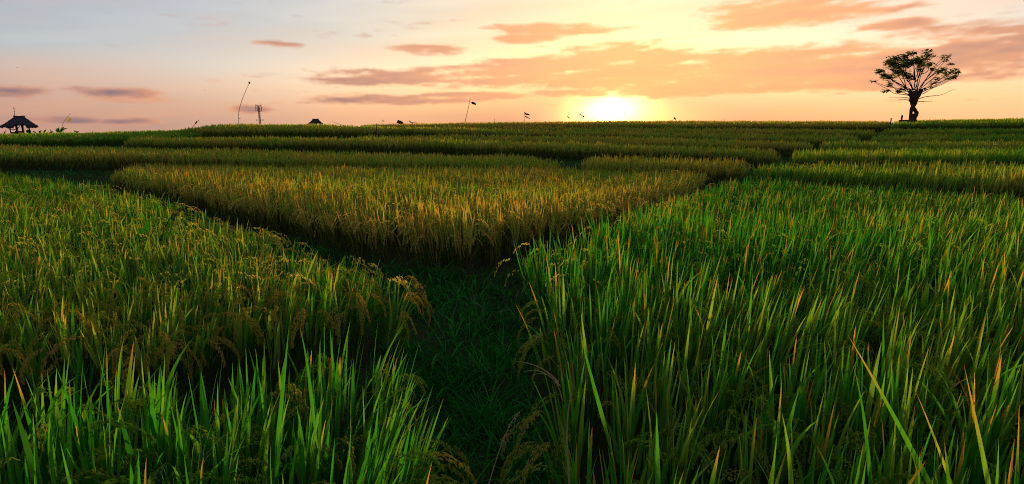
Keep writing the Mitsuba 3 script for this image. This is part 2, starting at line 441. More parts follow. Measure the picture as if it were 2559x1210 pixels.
def heads(templ, root, az, size, tilt, gold):
    """Copies of a template: rotated about z, tilted, scaled. -> verts (N, nv, 3), colours (N, nv, 3)."""
    v, f, mask = templ
    ca, sa = np.cos(az)[:, None], np.sin(az)[:, None]
    ct, st = np.cos(tilt)[:, None], np.sin(tilt)[:, None]
    x, y, z = v[None, :, 0] * size[:, None], v[None, :, 1] * size[:, None], v[None, :, 2] * size[:, None]
    x, z = x * ct + z * st, -x * st + z * ct
    w = np.stack([ca * x - sa * y, sa * x + ca * y, z], -1) + root[:, None]
    g = np.clip(gold, 0, 1)[:, None, None]
    green, tan = np.array([.17, .38, .035]), np.array([.54, .41, .07])
    col = (green * (1 - g) + tan * g) * np.where(mask > 0, mask, .8)[None, :, None]
    return w, col


def gather(lst):
    vs, fs, cs, k = [], [], [], 0
    for v, f, c in lst:
        n, nv = v.shape[:2]
        vs.append(v.reshape(-1, 3))
        cs.append(c.reshape(-1, 3))
        fs.append(spread_faces(n, f, nv) + k)
        k += n * nv
    return np.vstack(vs), np.vstack(fs), np.vstack(cs)


# bands of distance: (from, to, plants per metre, leaves per plant, segments, width, grain heads per plant)
BANDS = [(0, 4.2, 26, 18, 8, .0205, 4.0, 'full'), (4.2, 7.5, 26, 16, 4, .021, 3.4, 'lite'), (7.5, 13, 28, 14, 3, .025, 2.4, 'lite'),
         (13, 22, 26, 13, 2, .030, .8, 'lite'), (22, 34, 20, 12, 1, .042, 0, None), (34, 80, 14, 11, 1, .058, 0, None)]
count = 0


def hue_noise(x, y, s, seed):
    return meshkit.fbm(np.stack([x * s, y * s, x * 0], -1), 3, seed) - .5


for pl in PLOTS:
    poly, h = pl['poly'], pl['h']
    x0, y0, x1, y1 = poly.bounds
    leaf_sets, head_sets, big = [], [], []
    for (b0, b1, dens, nl, seg, wid, npan, kind) in BANDS:
        lo, hi = max(y0, b0), min(y1, b1)
        if hi <= lo:
            continue
        dens = dens * pl.get('thick', 1)
        s = 1 / math.sqrt(dens)
        xs, ys = np.meshgrid(np.arange(x0, x1, s), np.arange(math.floor(lo / s) * s, hi, s))
        xs, ys = xs.ravel(), ys.ravel()
        keep0 = (np.abs(xs) < np.maximum(ys, 0) * 1.06 + 2.2) & (ys > -.2)
        xs, ys = xs[keep0], ys[keep0]
        xs = xs + (R.random(len(xs)) - .5) * s * .8
        ys = ys + (R.random(len(ys)) - .5) * s * .8
        ok = shapely.contains_xy(poly, xs, ys) & (ys >= b0) & (ys < b1)
        ok &= shapely.distance(poly.exterior, shapely.points(xs, ys)) > (.05 + .012 * ys) * 2.2 * np.clip(hue_noise(xs, ys, 1.1, 51) + .12, 0, 1)
        xs, ys = xs[ok], ys[ok]
        n = len(xs)
        if not n:
            continue
        edge = poly.exterior
        pts = shapely.points(xs, ys)
        de = shapely.distance(edge, pts)
        cl = shapely.get_coordinates(shapely.shortest_line(edge, pts)).reshape(-1, 2, 2)[:, 0]
        ex, ey = cl[:, 0] - xs, cl[:, 1] - ys
        en = np.hypot(ex, ey) + 1e-9
        ex, ey = ex / en, ey / en
        rim = np.clip(1 - de / (.45 if b1 < 14 else .25), 0, 1) * (1 if b1 < 14 else .6)
        zb = pl['z'](xs, ys)
        hn = 1 + (.22 * hue_noise(xs, ys, .9, 3) + .16 * hue_noise(xs, ys, .25, 4)) * (1 if b1 < 10 else .9)
        H = h * hn * (1 - .10 * rim) * (1 + .16 * (R.random(n) - .5))
        yel = pl['yellow'] + .55 * hue_noise(xs, ys, .35, 8) + .35 * hue_noise(xs, ys, 1.6, 9) + .14 * rim * (pl['gold'] > .5)
        # leaves
        r = lambda m=n * nl: R.random(m)
        rep = lambda q: np.repeat(q, nl)
        N = n * nl
        az = r() * 2 * np.pi
        lean = (.03 + .15 * r() ** 1.5) / pl['erect']
        gust = rep(hue_noise(xs, ys, .55, 61)) * (.16 if pl['erect'] > 1 else .32), rep(hue_noise(xs, ys, .55, 62)) * .25
        vx, vy = np.cos(az) * lean + rep(ex * rim) * .30 * r() + .05 + gust[0], np.sin(az) * lean + rep(ey * rim) * .30 * r() + gust[1]
        az, lean = np.arctan2(vy, vx), np.minimum(np.hypot(vx, vy), .85)
        flag = r() < .62
        start = rep(H) * np.where(flag, .30 + .38 * r(), .02 + .3 * r())
        if seg == 1:
            start = rep(H) * np.where(flag, .38 + .25 * r(), .2 * r())
        top = rep(H) * np.where(flag, (.84 + .34 * r() ** 1.6 * pl['erect']) if b1 < 10 else (.78 + .32 * r() ** 1.5), .45 + .4 * r())
        L = np.maximum(top - start, .14)
        droop = np.where(flag, np.where(r() < .14, .25 + .35 * r(), .02 + .16 * r() ** 3), .12 + .45 * r() ** 2) * (1.15 - .3 * pl['erect'])
        off = (.042 if seg > 3 else .055) * np.sqrt(r())
        oa = r() * 2 * np.pi
        frac = start / rep(H)
        bx = rep(xs) + off * np.cos(oa) + vx * frac * rep(H) * .6
        by = rep(ys) + off * np.sin(oa) + vy * frac * rep(H) * .6
        base = np.stack([bx, by, rep(zb) + start], -1)
        W = wid * (.65 + .7 * r()) * np.where(flag, 1, .8)
        y = rep(yel) + pl['spread'] * (r() - .5) * 1.6
        dead = (~flag) & (r() < (.16 if pl['gold'] < .5 else .3))
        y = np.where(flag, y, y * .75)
        tip = np.where(r() < pl['tips'] * .7, .08 + .5 * r() ** 2 * (0.5 + pl['tips']), 0)
        v, f, tt = blades(base, az, lean, L, W, droop, seg, (r() - .5) * 2.2)
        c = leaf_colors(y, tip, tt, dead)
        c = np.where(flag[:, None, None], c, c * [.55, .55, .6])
        keep = np.ones(N, bool)
        if seg == 8:
            px, py, dep = project(v[:, 10])
            tx, ty, _ = project(v[:, -1])
            seen = (px > -20) & (px < 2580) & (py > 380) & (py < 1260) & (ty > 380) & (dep > .3)
            score = np.where(seen & flag, W * L / dep ** 2 * (v[:, -1, 2]), -1)
            pick = np.argsort(-score)[:290]
            pick = pick[score[pick] > 0]
            big.append((v[pick], f, c[pick]))
            keep[pick] = False
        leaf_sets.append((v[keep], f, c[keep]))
        # stems under the heads and leaf sheaths: slender straight blades
        if b1 <= 22:
            ns = 7 if b1 <= 7.5 else 3
            M = n * ns
            rs = lambda: R.random(M)
            reps = lambda q: np.repeat(q, ns)
            oa, off = rs() * 2 * np.pi, .06 * np.sqrt(rs())
            b = np.stack([reps(xs) + off * np.cos(oa), reps(ys) + off * np.sin(oa), reps(zb) - .01], -1)
            v, f, tt = blades(b, oa, .05 + .1 * rs() + reps(rim) * .15, reps(H) * (.5 + .35 * rs()), np.full(M, .008 if b1 < 8 else .014), rs() * .03, 2, rs() * 6)
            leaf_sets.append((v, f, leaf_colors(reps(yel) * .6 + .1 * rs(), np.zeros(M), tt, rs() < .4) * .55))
        # grain heads
        k = npan * pl['pan']
        if kind:
            m = R.poisson(k, n) if k > 0 else np.zeros(n, int)
            m = np.minimum(m + (rim > .35) * (pl['gold'] > .5) * R.integers(0, 3, n), 7)
            idx = np.repeat(np.arange(n), m)
            M = len(idx)
            if M:
                a = R.random(M) * 2 * np.pi
                vx, vy = np.cos(a) + 1.3 * ex[idx] * rim[idx] + .35, np.sin(a) + 1.3 * ey[idx] * rim[idx]
                a = np.arctan2(vy, vx)
                rz = zb[idx] + H[idx] * (.66 + .22 * R.random(M))
                lean = .04 + .07 * R.random(M) + .08 * rim[idx]
                root = np.stack([xs[idx] + np.cos(a) * lean, ys[idx] + np.sin(a) * lean, rz], -1)
                size = .8 + .4 * R.random(M)
                gold = pl['gold'] + .5 * (R.random(M) - .5) + .25 * rim[idx] + .5 * hue_noise(xs[idx], ys[idx], .5, 12)
                tilt = (R.random(M) - .3) * .5
                tset = FULL if kind == 'full' else LITE
                if b0 >= 13:
                    size = size * 1.25
                which = R.integers(0, len(tset), M)
                for q in range(len(tset)):
                    sel = which == q
                    if sel.any():
                        w, col = heads(tset[q], root[sel], a[sel], size[sel], tilt[sel], gold[sel])
                        head_sets.append((w, tset[q][1], col, kind))
    if not leaf_sets:
        continue
    name = key_for('rice_paddy')
    tag(name, pl['label'], 'rice paddy', GRP)
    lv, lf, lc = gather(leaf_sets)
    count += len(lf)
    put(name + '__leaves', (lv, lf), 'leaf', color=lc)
    labels[name + '__leaves'] = {'kind': 'stuff'}
    j = 0
    for v, f, c in big:
        for q in range(len(v)):
            put(name + '__leaf' + (f'_{j:03d}' if j else ''), (v[q], f), 'leaf', color=c[q])
            j += 1
    if head_sets:
        near, rest = [], []
        for w, f, col, kind in head_sets:
            if kind == 'full':
                px, py, dep = project(w.mean(1))
                score = np.where((px > 0) & (px < 2559) & (py < 1200) & (dep > .4), w[:, :, 2].mean(1) / dep, -1)
                order = np.argsort(-score)
                cut = [i for i in order[:16] if score[i] > 0]
                near.append((w[cut], f, col[cut]))
                others = np.setdiff1d(np.arange(len(w)), cut)
                rest.append((w[others], f, col[others]))
            else:
                rest.append((w, f, col))
        rest = [q for q in rest if len(q[0])]
        hv, hf, hc = gather(rest)
        count += len(hf)
        put(name + '__grain_heads', (hv, hf), 'grain', color=hc)
        labels[name + '__grain_heads'] = {'kind': 'stuff'}
        j = 0
        for w, f, col in near:
            for q in range(len(w)):
                put(name + '__grain_head' + (f'_{j:03d}' if j else ''), (w[q], f), 'grain', color=col[q])
                j += 1

# ------------------------------------------------------------------ grass on the path and in the ditches
from shapely.ops import unary_union
ALL = unary_union([p['poly'] for p in PLOTS])
sets = []
for (b0, b1, dens, seg, wid, ln, half) in ((-.3, 4.5, 1500, 4, .0115, .25, 3.2), (4.5, 9, 600, 2, .015, .23, 7), (9, 26, 150, 1, .022, .20, 26), (26, 62, 26, 1, .05, .26, 62)):
    n = int((b1 - b0) * 2 * half * dens)
    if b0 > 20:
        n = int(n * .8)
    xs = (R.random(n) * 2 - 1) * half
    ys = b0 + R.random(n) * (b1 - b0)
    ok = (np.abs(xs) < np.maximum(ys, 0) * 1.06 + 1.5)
    xs, ys = xs[ok], ys[ok]
    ok = ~shapely.contains_xy(ALL.buffer(-.04), xs, ys)
    xs, ys = xs[ok], ys[ok]
    ok = shapely.distance(ALL, shapely.points(xs, ys)) < 2.6
    xs, ys = xs[ok], ys[ok]
    clump = meshkit.fbm(np.stack([xs * 3.5, ys * 3.5, xs * 0], -1), 3, 40)
    ok = R.random(len(xs)) < sst(.25, .6, clump) * .85 + .15
    xs, ys, clump = xs[ok], ys[ok], clump[ok]
    N = len(xs)
    r = lambda: R.random(N)
    base = np.stack([xs, ys, gz(xs, ys) - .01], -1)
    caz = meshkit.fbm(np.stack([xs * 4, ys * 4, xs * 0 + 5], -1), 2, 44) * 14 + (r() - .5) * 3.5
    L = ln * (.45 + 1.1 * r() ** 1.5) * (.55 + .9 * clump)
    v, f, tt = blades(base, caz, .15 + .65 * r(), L, wid * (.6 + .8 * r()), .1 + .6 * r(), seg, (r() - .5) * 2)
    c = leaf_colors(.02 + .14 * r() + .2 * (clump - .5), np.zeros(N), tt, r() < .05) * np.array([.72, 1.05, 1.9]) * (.4 + 1.3 * r() ** 1.5)[:, None, None]
    sets.append((v, f, c))
gv, gf, gc = gather(sets)
count += len(gf)
put('path_grass', (gv, gf), 'leaf', color=gc)
tag('path_grass', 'short dark green grass covering the path and the ditches between the rice plots', 'grass', kind='stuff')

# ------------------------------------------------------------------ single leaves and stalks that stand out in the foreground
def strip_leaf(pts, width, yellow, tip, n=12, side=None, prof=None):
    c = spline(pts, n + 1)
    t = np.linspace(0, 1, n + 1)
    d = np.gradient(c, axis=0)
    wd = np.cross(d, [0., 1., .25]) if side is None else np.cross(d, side)
    wd /= np.linalg.norm(wd, axis=1, keepdims=True) + 1e-9
    p = np.minimum(1, .25 + 2.2 * t) * (1 - t ** 2.4) if prof is None else prof(t)
    half = (.5 * width * p)[:, None] * wd
    fold = np.cross(wd, d)
    fold /= np.linalg.norm(fold, axis=1, keepdims=True) + 1e-9
    v = np.empty((3 * n + 1, 3))
    v[0::3][:n] = (c - half)[:n]
    v[1::3][:n] = (c + fold * width * .12 * p[:, None])[:n]
    v[2::3] = (c + half)[:n]
    v[3 * n] = c[n]
    f = []
    for k in range(n - 1):
        a, b = 3 * k, 3 * k + 3
        f += [[a, a + 1, b + 1], [a, b + 1, b], [a + 1, a + 2, b + 2], [a + 1, b + 2, b + 1]]
    a = 3 * n - 3
    f += [[a, a + 1, 3 * n], [a + 1, a + 2, 3 * n]]
    tt = np.r_[np.repeat(t[:n], 3), 1.0]
    col = leaf_colors(np.array([yellow]), np.array([tip]), tt, np.array([False]))[0]
    return v, np.array(f), col


HERO = [((2117, 834), (2190, 960), (2300, 1165), 18, .22, .3, 1.62), ((2284, 969), (2318, 1050), (2370, 1190), 11, .7, .4, 1.6), ((2132, 912), (2152, 1000), (2172, 1165), 15, .1, .15, 1.65),
        ((2408, 908), (2432, 1020), (2480, 1260), 22, .4, .35, 1.5), ((2357, 1075), (2364, 1140), (2380, 1290), 20, .25, .3, 1.45),
        ((1450, 830), (1480, 950), (1505, 1040), 14, .1, .1, 1.9), ((722, 815), (714, 900), (700, 1040), 15, .06, .05, 1.75), ((748, 815), (766, 900), (780, 1010), 13, .06, .05, 1.8)]
host = {0: 'rice_paddy_002', 1: 'rice_paddy_001'}
nxt = {k: sum(1 for q in scene if q.startswith(k + '__leaf')) for k in host.values()}
for tip_, mid_, low_, wpx, yel_, tp_, Y in HERO:
    k = host[0] if tip_[0] > 1300 else host[1]
    lo2 = (2 * low_[0] - mid_[0], 2 * low_[1] - mid_[1])
    pts = [P(*lo2, Y - .02), P(*low_, Y), P(*mid_, Y + .06), P(*tip_, Y + .14)]
    v, f, c = strip_leaf(pts, wpx * Y / FOC * .85, yel_ * .7, min(tp_, .35))
    put(f'{k}__leaf_{nxt[k] + 1:03d}', (v, f), 'leaf', color=c)
    nxt[k] += 1


def stalk(name, label, cat, px_pts, Y, r0, r1, bsdf, extra=()):
    key = key_for(name)
    pts = [P(px, py, Y + (q[0] if q else 0)) for px, py, *q in px_pts]
    parts = [tube(spline(pts, 14), np.linspace(r0, r1, 14), 5)]
    put(key, join(parts + list(extra)), bsdf)
    tag(key, label, cat)
    return key


matte('straw', (.24, .19, .08), (.40, .33, .17), 20.)
matte('dark_seed', (.03, .028, .016), (.09, .075, .04), 40.)


def seeds(pts, n, reach, size, seed):
    rr = np.random.default_rng(seed)
    c = spline(pts, 40)
    out = []
    for _ in range(n):
        p = c[rr.integers(0, 40)] + rr.normal(size=3) * reach
        d = rr.normal(size=3) * [.6, .4, .6] + [.2, 0, -.6]
        d /= np.linalg.norm(d)
        e1 = np.cross(d, [.2, .9, .3])
        e1 /= np.linalg.norm(e1)
        e2 = np.cross(d, e1)
        v = np.array([p - d * size, p + e1 * size * .3, p + (-.5 * e1 + .87 * e2) * size * .3, p + (-.5 * e1 - .87 * e2) * size * .3, p + d * size])
        out.append((v, np.array([[0, 2, 1], [0, 3, 2], [0, 1, 3], [4, 1, 2], [4, 2, 3], [4, 3, 1]])))
    return out


stalk('dry_stalk', 'pale dry stalk standing upright at the right edge of the path near the bottom', 'stalk', [(1424, 1290), (1419, 1150), (1417, 1080), (1421, 1020), (1428, 985)], 1.75, .004, .0022, 'straw')
k = stalk('grass_stalk', 'thin grass stalk with a wispy seed head leaning over the bottom of the path', 'grass stalk', [(1205, 1260), (1240, 1150), (1262, 1090), (1285, 1045), (1296, 1030)], 1.9, .0028, .0012, 'straw',
          seeds([P(1255, 1108, 1.9), P(1280, 1055, 1.9), P(1296, 1030, 1.9)], 46, .004, .006, 3))
k = key_for('dry_straw')
put(k, join([tube(spline([P(1395, 955, 2.3), P(1360, 925, 2.3), P(1290, 903, 2.35)], 12), np.linspace(.004, .0015, 12), 4), tube(spline([P(1400, 965, 2.25), P(1365, 935, 2.3), P(1310, 930, 2.4)], 12), np.linspace(.0035, .0012, 12), 4),
              tube(spline([P(1405, 1000, 2.2), P(1380, 945, 2.2), P(1330, 938, 2.3)], 12), np.linspace(.003, .0012, 12), 4)]), 'straw')
tag(k, 'bent wisps of pale straw arching out of the green plot over the path', 'straw')

# a weedy tall grass standing in the left plot
w = key_for('weed_grass')
tag(w, 'dark tall weed grass with drooping black seed heads sticking out of the left plot', 'weed')
Yw = 6.3
put(w + '__stem', join([tube(spline([P(380, 700, Yw), P(395, 620, Yw), P(412, 570, Yw), P(425, 545, Yw)], 10), np.linspace(.008, .005, 10), 5), tube(spline([P(395, 690, Yw), P(425, 590, Yw), P(436, 545, Yw), P(452, 524, Yw), P(472, 545, Yw)], 14), np.linspace(.006, .003, 14), 5)]), 'dark_seed')
for i, (pp, wd) in enumerate([([(325, 690), (345, 590), (372, 556), (392, 535)], 9), ([(375, 680), (392, 602), (420, 582), (460, 594)], 8), ([(352, 680), (362, 575), (385, 562), (395, 568)], 5), ([(400, 545), (408, 552), (418, 546)], 3), ([(378, 620), (392, 606), (412, 596)], 6)]):
    v, f, c = strip_leaf([P(a, b, Yw) for a, b in pp], wd * Yw / FOC * 1.3, -.1, 0, prof=lambda t: (1 - t ** 3) * np.minimum(1, .4 + 2 * t))
    put(w + '__leaf' + (f'_{i:03d}' if i else ''), (v, f), 'leaf', color=c * .55)
put(w + '__seed_head', join(seeds([P(444, 527, Yw), P(458, 524, Yw), P(470, 538, Yw), P(474, 552, Yw)], 150, .013, .013, 5)), 'dark_seed')
put(w + '__seed_head_001', join(seeds([P(430, 538, Yw), P(440, 536, Yw), P(446, 542, Yw)], 50, .01, .012, 6)), 'dark_seed')
w = key_for('flowering_weed')
tag(w, 'small weed with tiny white flowers at the left edge of the path', 'weed')
put(w + '__stem', join([tube(spline([P(1050, 790, 4.1), P(1052, 750, 4.1), P(1048 + 8 * i, 712 + 9 * (i % 2), 4.1)], 8), .003, 4) for i in range(-1, 3)]), 'dark_seed')
put(w + '__flowers', join([(lambda b: (np.array(b.vertices) * .006 + P(1040 + R.random() * 26, 705 + R.random() * 42, 4.05 + .1 * R.random()), np.array(b.faces)))(trimesh.creation.icosphere(subdivisions=1)) for _ in range(8)]), 'pale_cloth')
labels[w + '__flowers'] = {'kind': 'stuff'}

# ------------------------------------------------------------------ the huts on the skyline
def hut(name, label, Y, ridge, eave, y_ridge, y_eave, cut, depth, posts, post_r):
    """ridge, eave: (left, right) in photo pixels; cut: how far the eave is cut back over the opening, (left, right)."""
    key = key_for(name)
    tag(key, label, 'hut')
    rl, rr_ = P(ridge[0], y_ridge, Y), P(ridge[1], y_ridge, Y)
    el, er = P(eave[0], y_eave, Y), P(eave[1], y_eave, Y)
    cl, cr = P(cut[0], y_eave, Y)[0], P(cut[1], y_eave, Y)[0]
    rg = np.random.default_rng(int(Y))
    per = []
    nx_, ny_ = 40, 14
    for i in range(nx_):
        per.append((i / nx_, 0.))
    for i in range(ny_):
        per.append((1., i / ny_))
    for i in range(nx_):
        per.append((1 - i / nx_, 1.))
    for i in range(ny_):
        per.append((0., 1 - i / ny_))
    rows = 7
    top, n = [], len(per)
    zc = el[2]
    for r_ in range(rows + 1):
        t = r_ / rows
        for a, b in per:
            ex_, ey_ = el[0] + (er[0] - el[0]) * a, Y + (b - .5) * depth
            rx_ = np.clip(ex_, rl[0], rr_[0])
            long_side = b in (0., 1.)
            tt = t
            if long_side and cl < ex_ < cr:
                tt = t * .80
            sag = -.03 * math.sin(math.pi * tt) * (rl[2] - zc)
            p = np.array([rx_ + (ex_ - rx_) * tt, Y + (ey_ - Y) * tt, rl[2] + (zc - rl[2]) * tt + sag])
            if long_side and not (cl < ex_ < cr) and abs(a - .5) < .36 and t == 1:
                p[2] -= .10
            p[0] += (p[1] - Y) * (el[0] + er[0]) / 2 / Y
            p += rg.normal(size=3) * (.012 + .03 * (r_ == rows)) * (r_ > 0)
            top.append(p)
    top = np.array(top)
    under = top.copy()
    under[:, 2] -= .12
    v = np.vstack([top, under])
    f = []
    for r_ in range(rows):
        for i in range(n):
            a, b, c, d = r_ * n + i, r_ * n + (i + 1) % n, (r_ + 1) * n + (i + 1) % n, (r_ + 1) * n + i
            m = len(top)
            f += [[a, c, b], [a, d, c], [a + m, b + m, c + m], [a + m, c + m, d + m]]
    for i in range(n):
        a, b = rows * n + i, rows * n + (i + 1) % n
        f += [[a, a + len(top), b], [b, a + len(top), b + len(top)]]
    put(key + '__roof', (v, np.array(f)), 'thatch')
    put(key + '__roof__ridge_cap', tube(spline([rl + [-.1, 0, .02], (rl + rr_) / 2 - [0, 0, .04], rr_ + [.1, 0, .02]], 7), .11, 6), 'thatch')
    j = 0
    for px, yo, w_ in posts:
        b = P(px, y_eave, Y + yo)
        g = float(gz(b[0], b[1]))
        put(key + '__post' + (f'_{j:03d}' if j else ''), tube([[b[0], b[1], g - .1], [b[0] + .01, b[1], (g + b[2]) / 2], [b[0], b[1], b[2] + .38 * (rl[2] - zc)]], w_ * post_r, 7), 'old_wood')
        j += 1
    return key


h1 = hut('thatched_hut', 'open thatched field hut on posts at the far left behind the terraces', 60, (37, 59), (2, 94), 291.5, 315.5, (34, 66), 3.6, [(23.5, -1.3, .55), (40.5, -.6, 1.3), (55.5, -.6, 1.3), (72, -1.2, .55), (41, 1.1, .8), (57, 1.1, .7)], .085)
a, b = P(23, 323.5, 58.8), P(42, 323.5, 58.8)
put(h1 + '__rail', tube([a, (a + b) / 2, b], .04, 5), 'old_wood')
a, b = P(41, 325, 59), P(50, 315, 59.2)
put(h1 + '__brace', tube([a, (a + b) / 2, b], .035, 5), 'old_wood')
a, b = P(22, 332, 59), P(60, 330.5, 61)
put(h1 + '__platform', box([a[0], 59.3, a[2] - .12], [b[0] - .3, 60.4, b[2]]), 'old_wood')
a, b = P(44, 331, 59.5), P(55, 327.5, 60)
put(h1 + '__bench', box([a[0], 59.2, a[2]], [b[0], 60.2, b[2]]), 'old_wood')
h2 = hut('thatched_hut', 'small dark roof of a far hut just showing over the crest left of centre', 110, (782, 795), (770, 807), 298, 309.5, (786, 801), 2.8, [(790, -.8, .8), (799, -.8, .9), (774, 1, .7), (803, 1, .7)], .10)
h3 = key_for('antenna')
tag(h3, 'thin antenna mast rising behind the thatched hut at the far left', 'antenna')
g0 = P(38, 330, 75)
put(h3 + '__mast', tube([[g0[0], 75, float(gz(g0[0], 75.)) - .2], P(37, 292, 75), P(34.5, 267, 75)], [.07, .045, .02], 6), 'bamboo')
for i, yy in enumerate((272, 279)):
    c = P(35 + .3 * i, yy, 75)
    put(h3 + '__crossbar' + (f'_{i:03d}' if i else ''), tube([c - [.16, 0, 0], c, c + [.16, 0, .02]], .02, 5), 'bamboo')

# plants by the hut
def leafy(name, label, cat, stems, Y, w_px, yel=.05):
    key = key_for(name)
    tag(key, label, cat)
    for i, (a, m, b) in enumerate(stems):
        pts = [P(*a, Y), P(*m, Y - .1), P(*b, Y - .3 * ((i % 3) - 1))]
        v, f, c = strip_leaf(pts, w_px * Y / FOC, yel, 0, n=10, prof=lambda t: np.minimum(1, .25 + 2.2 * t) * (1 - t ** 3))
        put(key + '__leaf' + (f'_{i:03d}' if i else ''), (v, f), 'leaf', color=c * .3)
    c = P(stems[0][0][0], stems[0][0][1], Y)
    g = float(gz(c[0], c[1]))
    put(key + '__stem', tube([[c[0], c[1], g - .1], [c[0], c[1], (g + c[2]) / 2], c + [0, 0, .15]], [.10, .08, .05], 6), 'bark')
    return key


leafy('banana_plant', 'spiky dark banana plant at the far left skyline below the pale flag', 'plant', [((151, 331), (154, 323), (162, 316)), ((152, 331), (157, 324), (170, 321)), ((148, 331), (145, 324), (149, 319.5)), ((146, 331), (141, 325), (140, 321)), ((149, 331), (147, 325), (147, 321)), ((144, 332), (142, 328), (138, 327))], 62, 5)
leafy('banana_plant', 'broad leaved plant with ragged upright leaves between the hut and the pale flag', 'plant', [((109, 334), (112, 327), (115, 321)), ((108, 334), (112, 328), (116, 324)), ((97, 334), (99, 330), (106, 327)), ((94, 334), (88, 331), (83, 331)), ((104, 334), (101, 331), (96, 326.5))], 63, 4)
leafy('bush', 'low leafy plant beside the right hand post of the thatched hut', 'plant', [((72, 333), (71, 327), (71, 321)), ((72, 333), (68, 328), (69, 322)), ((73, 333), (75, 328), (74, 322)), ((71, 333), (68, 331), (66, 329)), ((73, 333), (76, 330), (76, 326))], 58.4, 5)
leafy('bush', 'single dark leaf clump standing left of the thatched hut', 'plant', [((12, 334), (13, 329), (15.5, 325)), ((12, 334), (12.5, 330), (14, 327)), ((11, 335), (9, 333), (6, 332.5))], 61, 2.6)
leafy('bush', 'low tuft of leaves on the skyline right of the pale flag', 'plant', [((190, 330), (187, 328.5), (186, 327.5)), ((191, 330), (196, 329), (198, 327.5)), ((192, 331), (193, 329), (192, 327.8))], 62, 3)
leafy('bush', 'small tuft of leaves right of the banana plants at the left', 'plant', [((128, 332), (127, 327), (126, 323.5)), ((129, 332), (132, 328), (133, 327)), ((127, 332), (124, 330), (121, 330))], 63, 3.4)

# ------------------------------------------------------------------ poles, flags and sticks along the crest
def pole_key(name, label, cat):
    k = key_for(name)
    tag(k, label, cat)
    return k


def pole(key, px_pts, Y, r0, r1, bsdf='bamboo', part='__pole', knots=0):
    b = P(*px_pts[0], Y)
    g = float(gz(b[0], b[1])) - .15
    pts = [P(*q, Y) for q in px_pts]
    d = (pts[1] - pts[0]) / max(pts[1][2] - pts[0][2], .1)
    foot = pts[0] + d * (g - pts[0][2])
    c = spline([foot] + pts, 26) if len(pts) > 2 else spline([foot, pts[0], pts[-1]], 16)
    r = np.linspace(r0, r1, len(c)) * .72
    parts = [tube(c, r, 6)]
    for q in range(knots):
        i = int((q + 1) / (knots + 1) * (len(c) - 1))
        parts.append(tube([c[i] - (c[i + 1] - c[i]) * .06, c[i], c[i] + (c[i + 1] - c[i]) * .06], r[i] * 1.35, 6))
    put(key + part, join(parts), bsdf)


def ribbon(key, part, px_pts, Y, w0, w1, bsdf='dark_cloth', up=(0, 0, 1), wave=.06):
    c = spline([P(*q, Y) for q in px_pts], 12)
    t = np.linspace(0, 1, 12)
    c[:, 1] += wave * np.sin(t * 7)
    up = np.array(up, float)
    w_ = np.interp(t, [0, 1], [w0, w1])[:, None]
    th = np.array([0, .006, 0])
    v = np.vstack([c + up * w_ / 2 - th, c - up * w_ / 2 - th, c + up * w_ / 2 + th, c - up * w_ / 2 + th])
    f = []
    for i in range(11):
        a, b, c_, d = i, i + 1, 13 + i, 12 + i
        f += [[a, b, c_], [a, c_, d], [a + 24, c_ + 24, b + 24], [a + 24, d + 24, c_ + 24], [a, a + 24, b + 24], [a, b + 24, b], [d, c_, c_ + 24], [d, c_ + 24, d + 24]]
    f += [[0, 12, 36], [0, 36, 24], [11, 35, 47], [11, 47, 23]]
    put(key + part, (v, np.array(f)), bsdf)


FP = 'poles and flags along the crest'
k = pole_key('bamboo_pole', 'tall curved bamboo pole bending to the right, left of the phone mast', 'pole')
pole(k, [(597, 309), (596, 290), (601, 262), (610, 237), (623, 207)], 75, .075, .035, knots=9)
b = trimesh.creation.icosphere(subdivisions=2)
put(k + '__tassel', (np.array(b.vertices) * [.11, .11, .16] + P(623.3, 207, 75), np.array(b.faces)), 'dark_cloth', smooth=True)
c = P(597, 296.5, 75)
put(k + '__peg', tube([c - [.05, 0, 0], c + [.1, 0, 0], c + [.24, 0, 0]], .035, 5), 'bamboo')
k = pole_key('flag_pole', 'leaning thin pole with a pale translucent flag right of the thatched hut', 'flag')
pole(k, [(154, 322), (157, 310), (163, 299), (169.5, 291), (177, 283)], 64, .045, .02)
fl = [P(169.8, 291, 64), P(179.5, 298, 64.1), P(178.5, 307, 64.2), P(162.5, 301, 64)]
gu, gv_ = np.meshgrid(np.linspace(0, 1, 9), np.linspace(0, 1, 7))
fp = (fl[0] * ((1 - gu) * (1 - gv_))[..., None] + fl[1] * (gu * (1 - gv_))[..., None] + fl[2] * (gu * gv_)[..., None] + fl[3] * ((1 - gu) * gv_)[..., None])
fp[..., 1] += .08 * np.sin(gu * 8 + gv_ * 2)
qi, qj = np.meshgrid(np.arange(6), np.arange(8), indexing='ij')
put(k + '__cloth', (fp.reshape(-1, 3), np.stack([qi * 9 + qj, qi * 9 + qj + 1, (qi + 1) * 9 + qj + 1, (qi + 1) * 9 + qj], -1).reshape(-1, 4)), 'pale_cloth', smooth=True)
k = pole_key('leaning_stick', 'dark stick leaning to the right beside the left end of the raised terrace', 'stick')
pole(k, [(483, 316), (489, 309), (498, 299.5)], 52, .04, .025, 'old_wood')
put(k + '__side_branch', tube([P(488.5, 309, 52), P(491, 305.5, 52), P(492, 303.5, 52)], .06, 5), 'old_wood')
k = pole_key('leaning_stick', 'thin stick leaning to the left on the crest right of the small far hut', 'stick')
pole(k, [(847, 310), (840, 307.5), (830, 304)], 72, .06, .03, 'old_wood')
k = pole_key('flag_pole', 'leaning bamboo pole with a dark wind sock near the top, left of the sun', 'flag pole')
pole(k, [(1161, 310), (1166, 289), (1175.5, 244.5)], 70, .07, .035, knots=7)
c = [P(1178, 256.5, 70), P(1183, 258, 70), P(1189.5, 261.5, 70)]
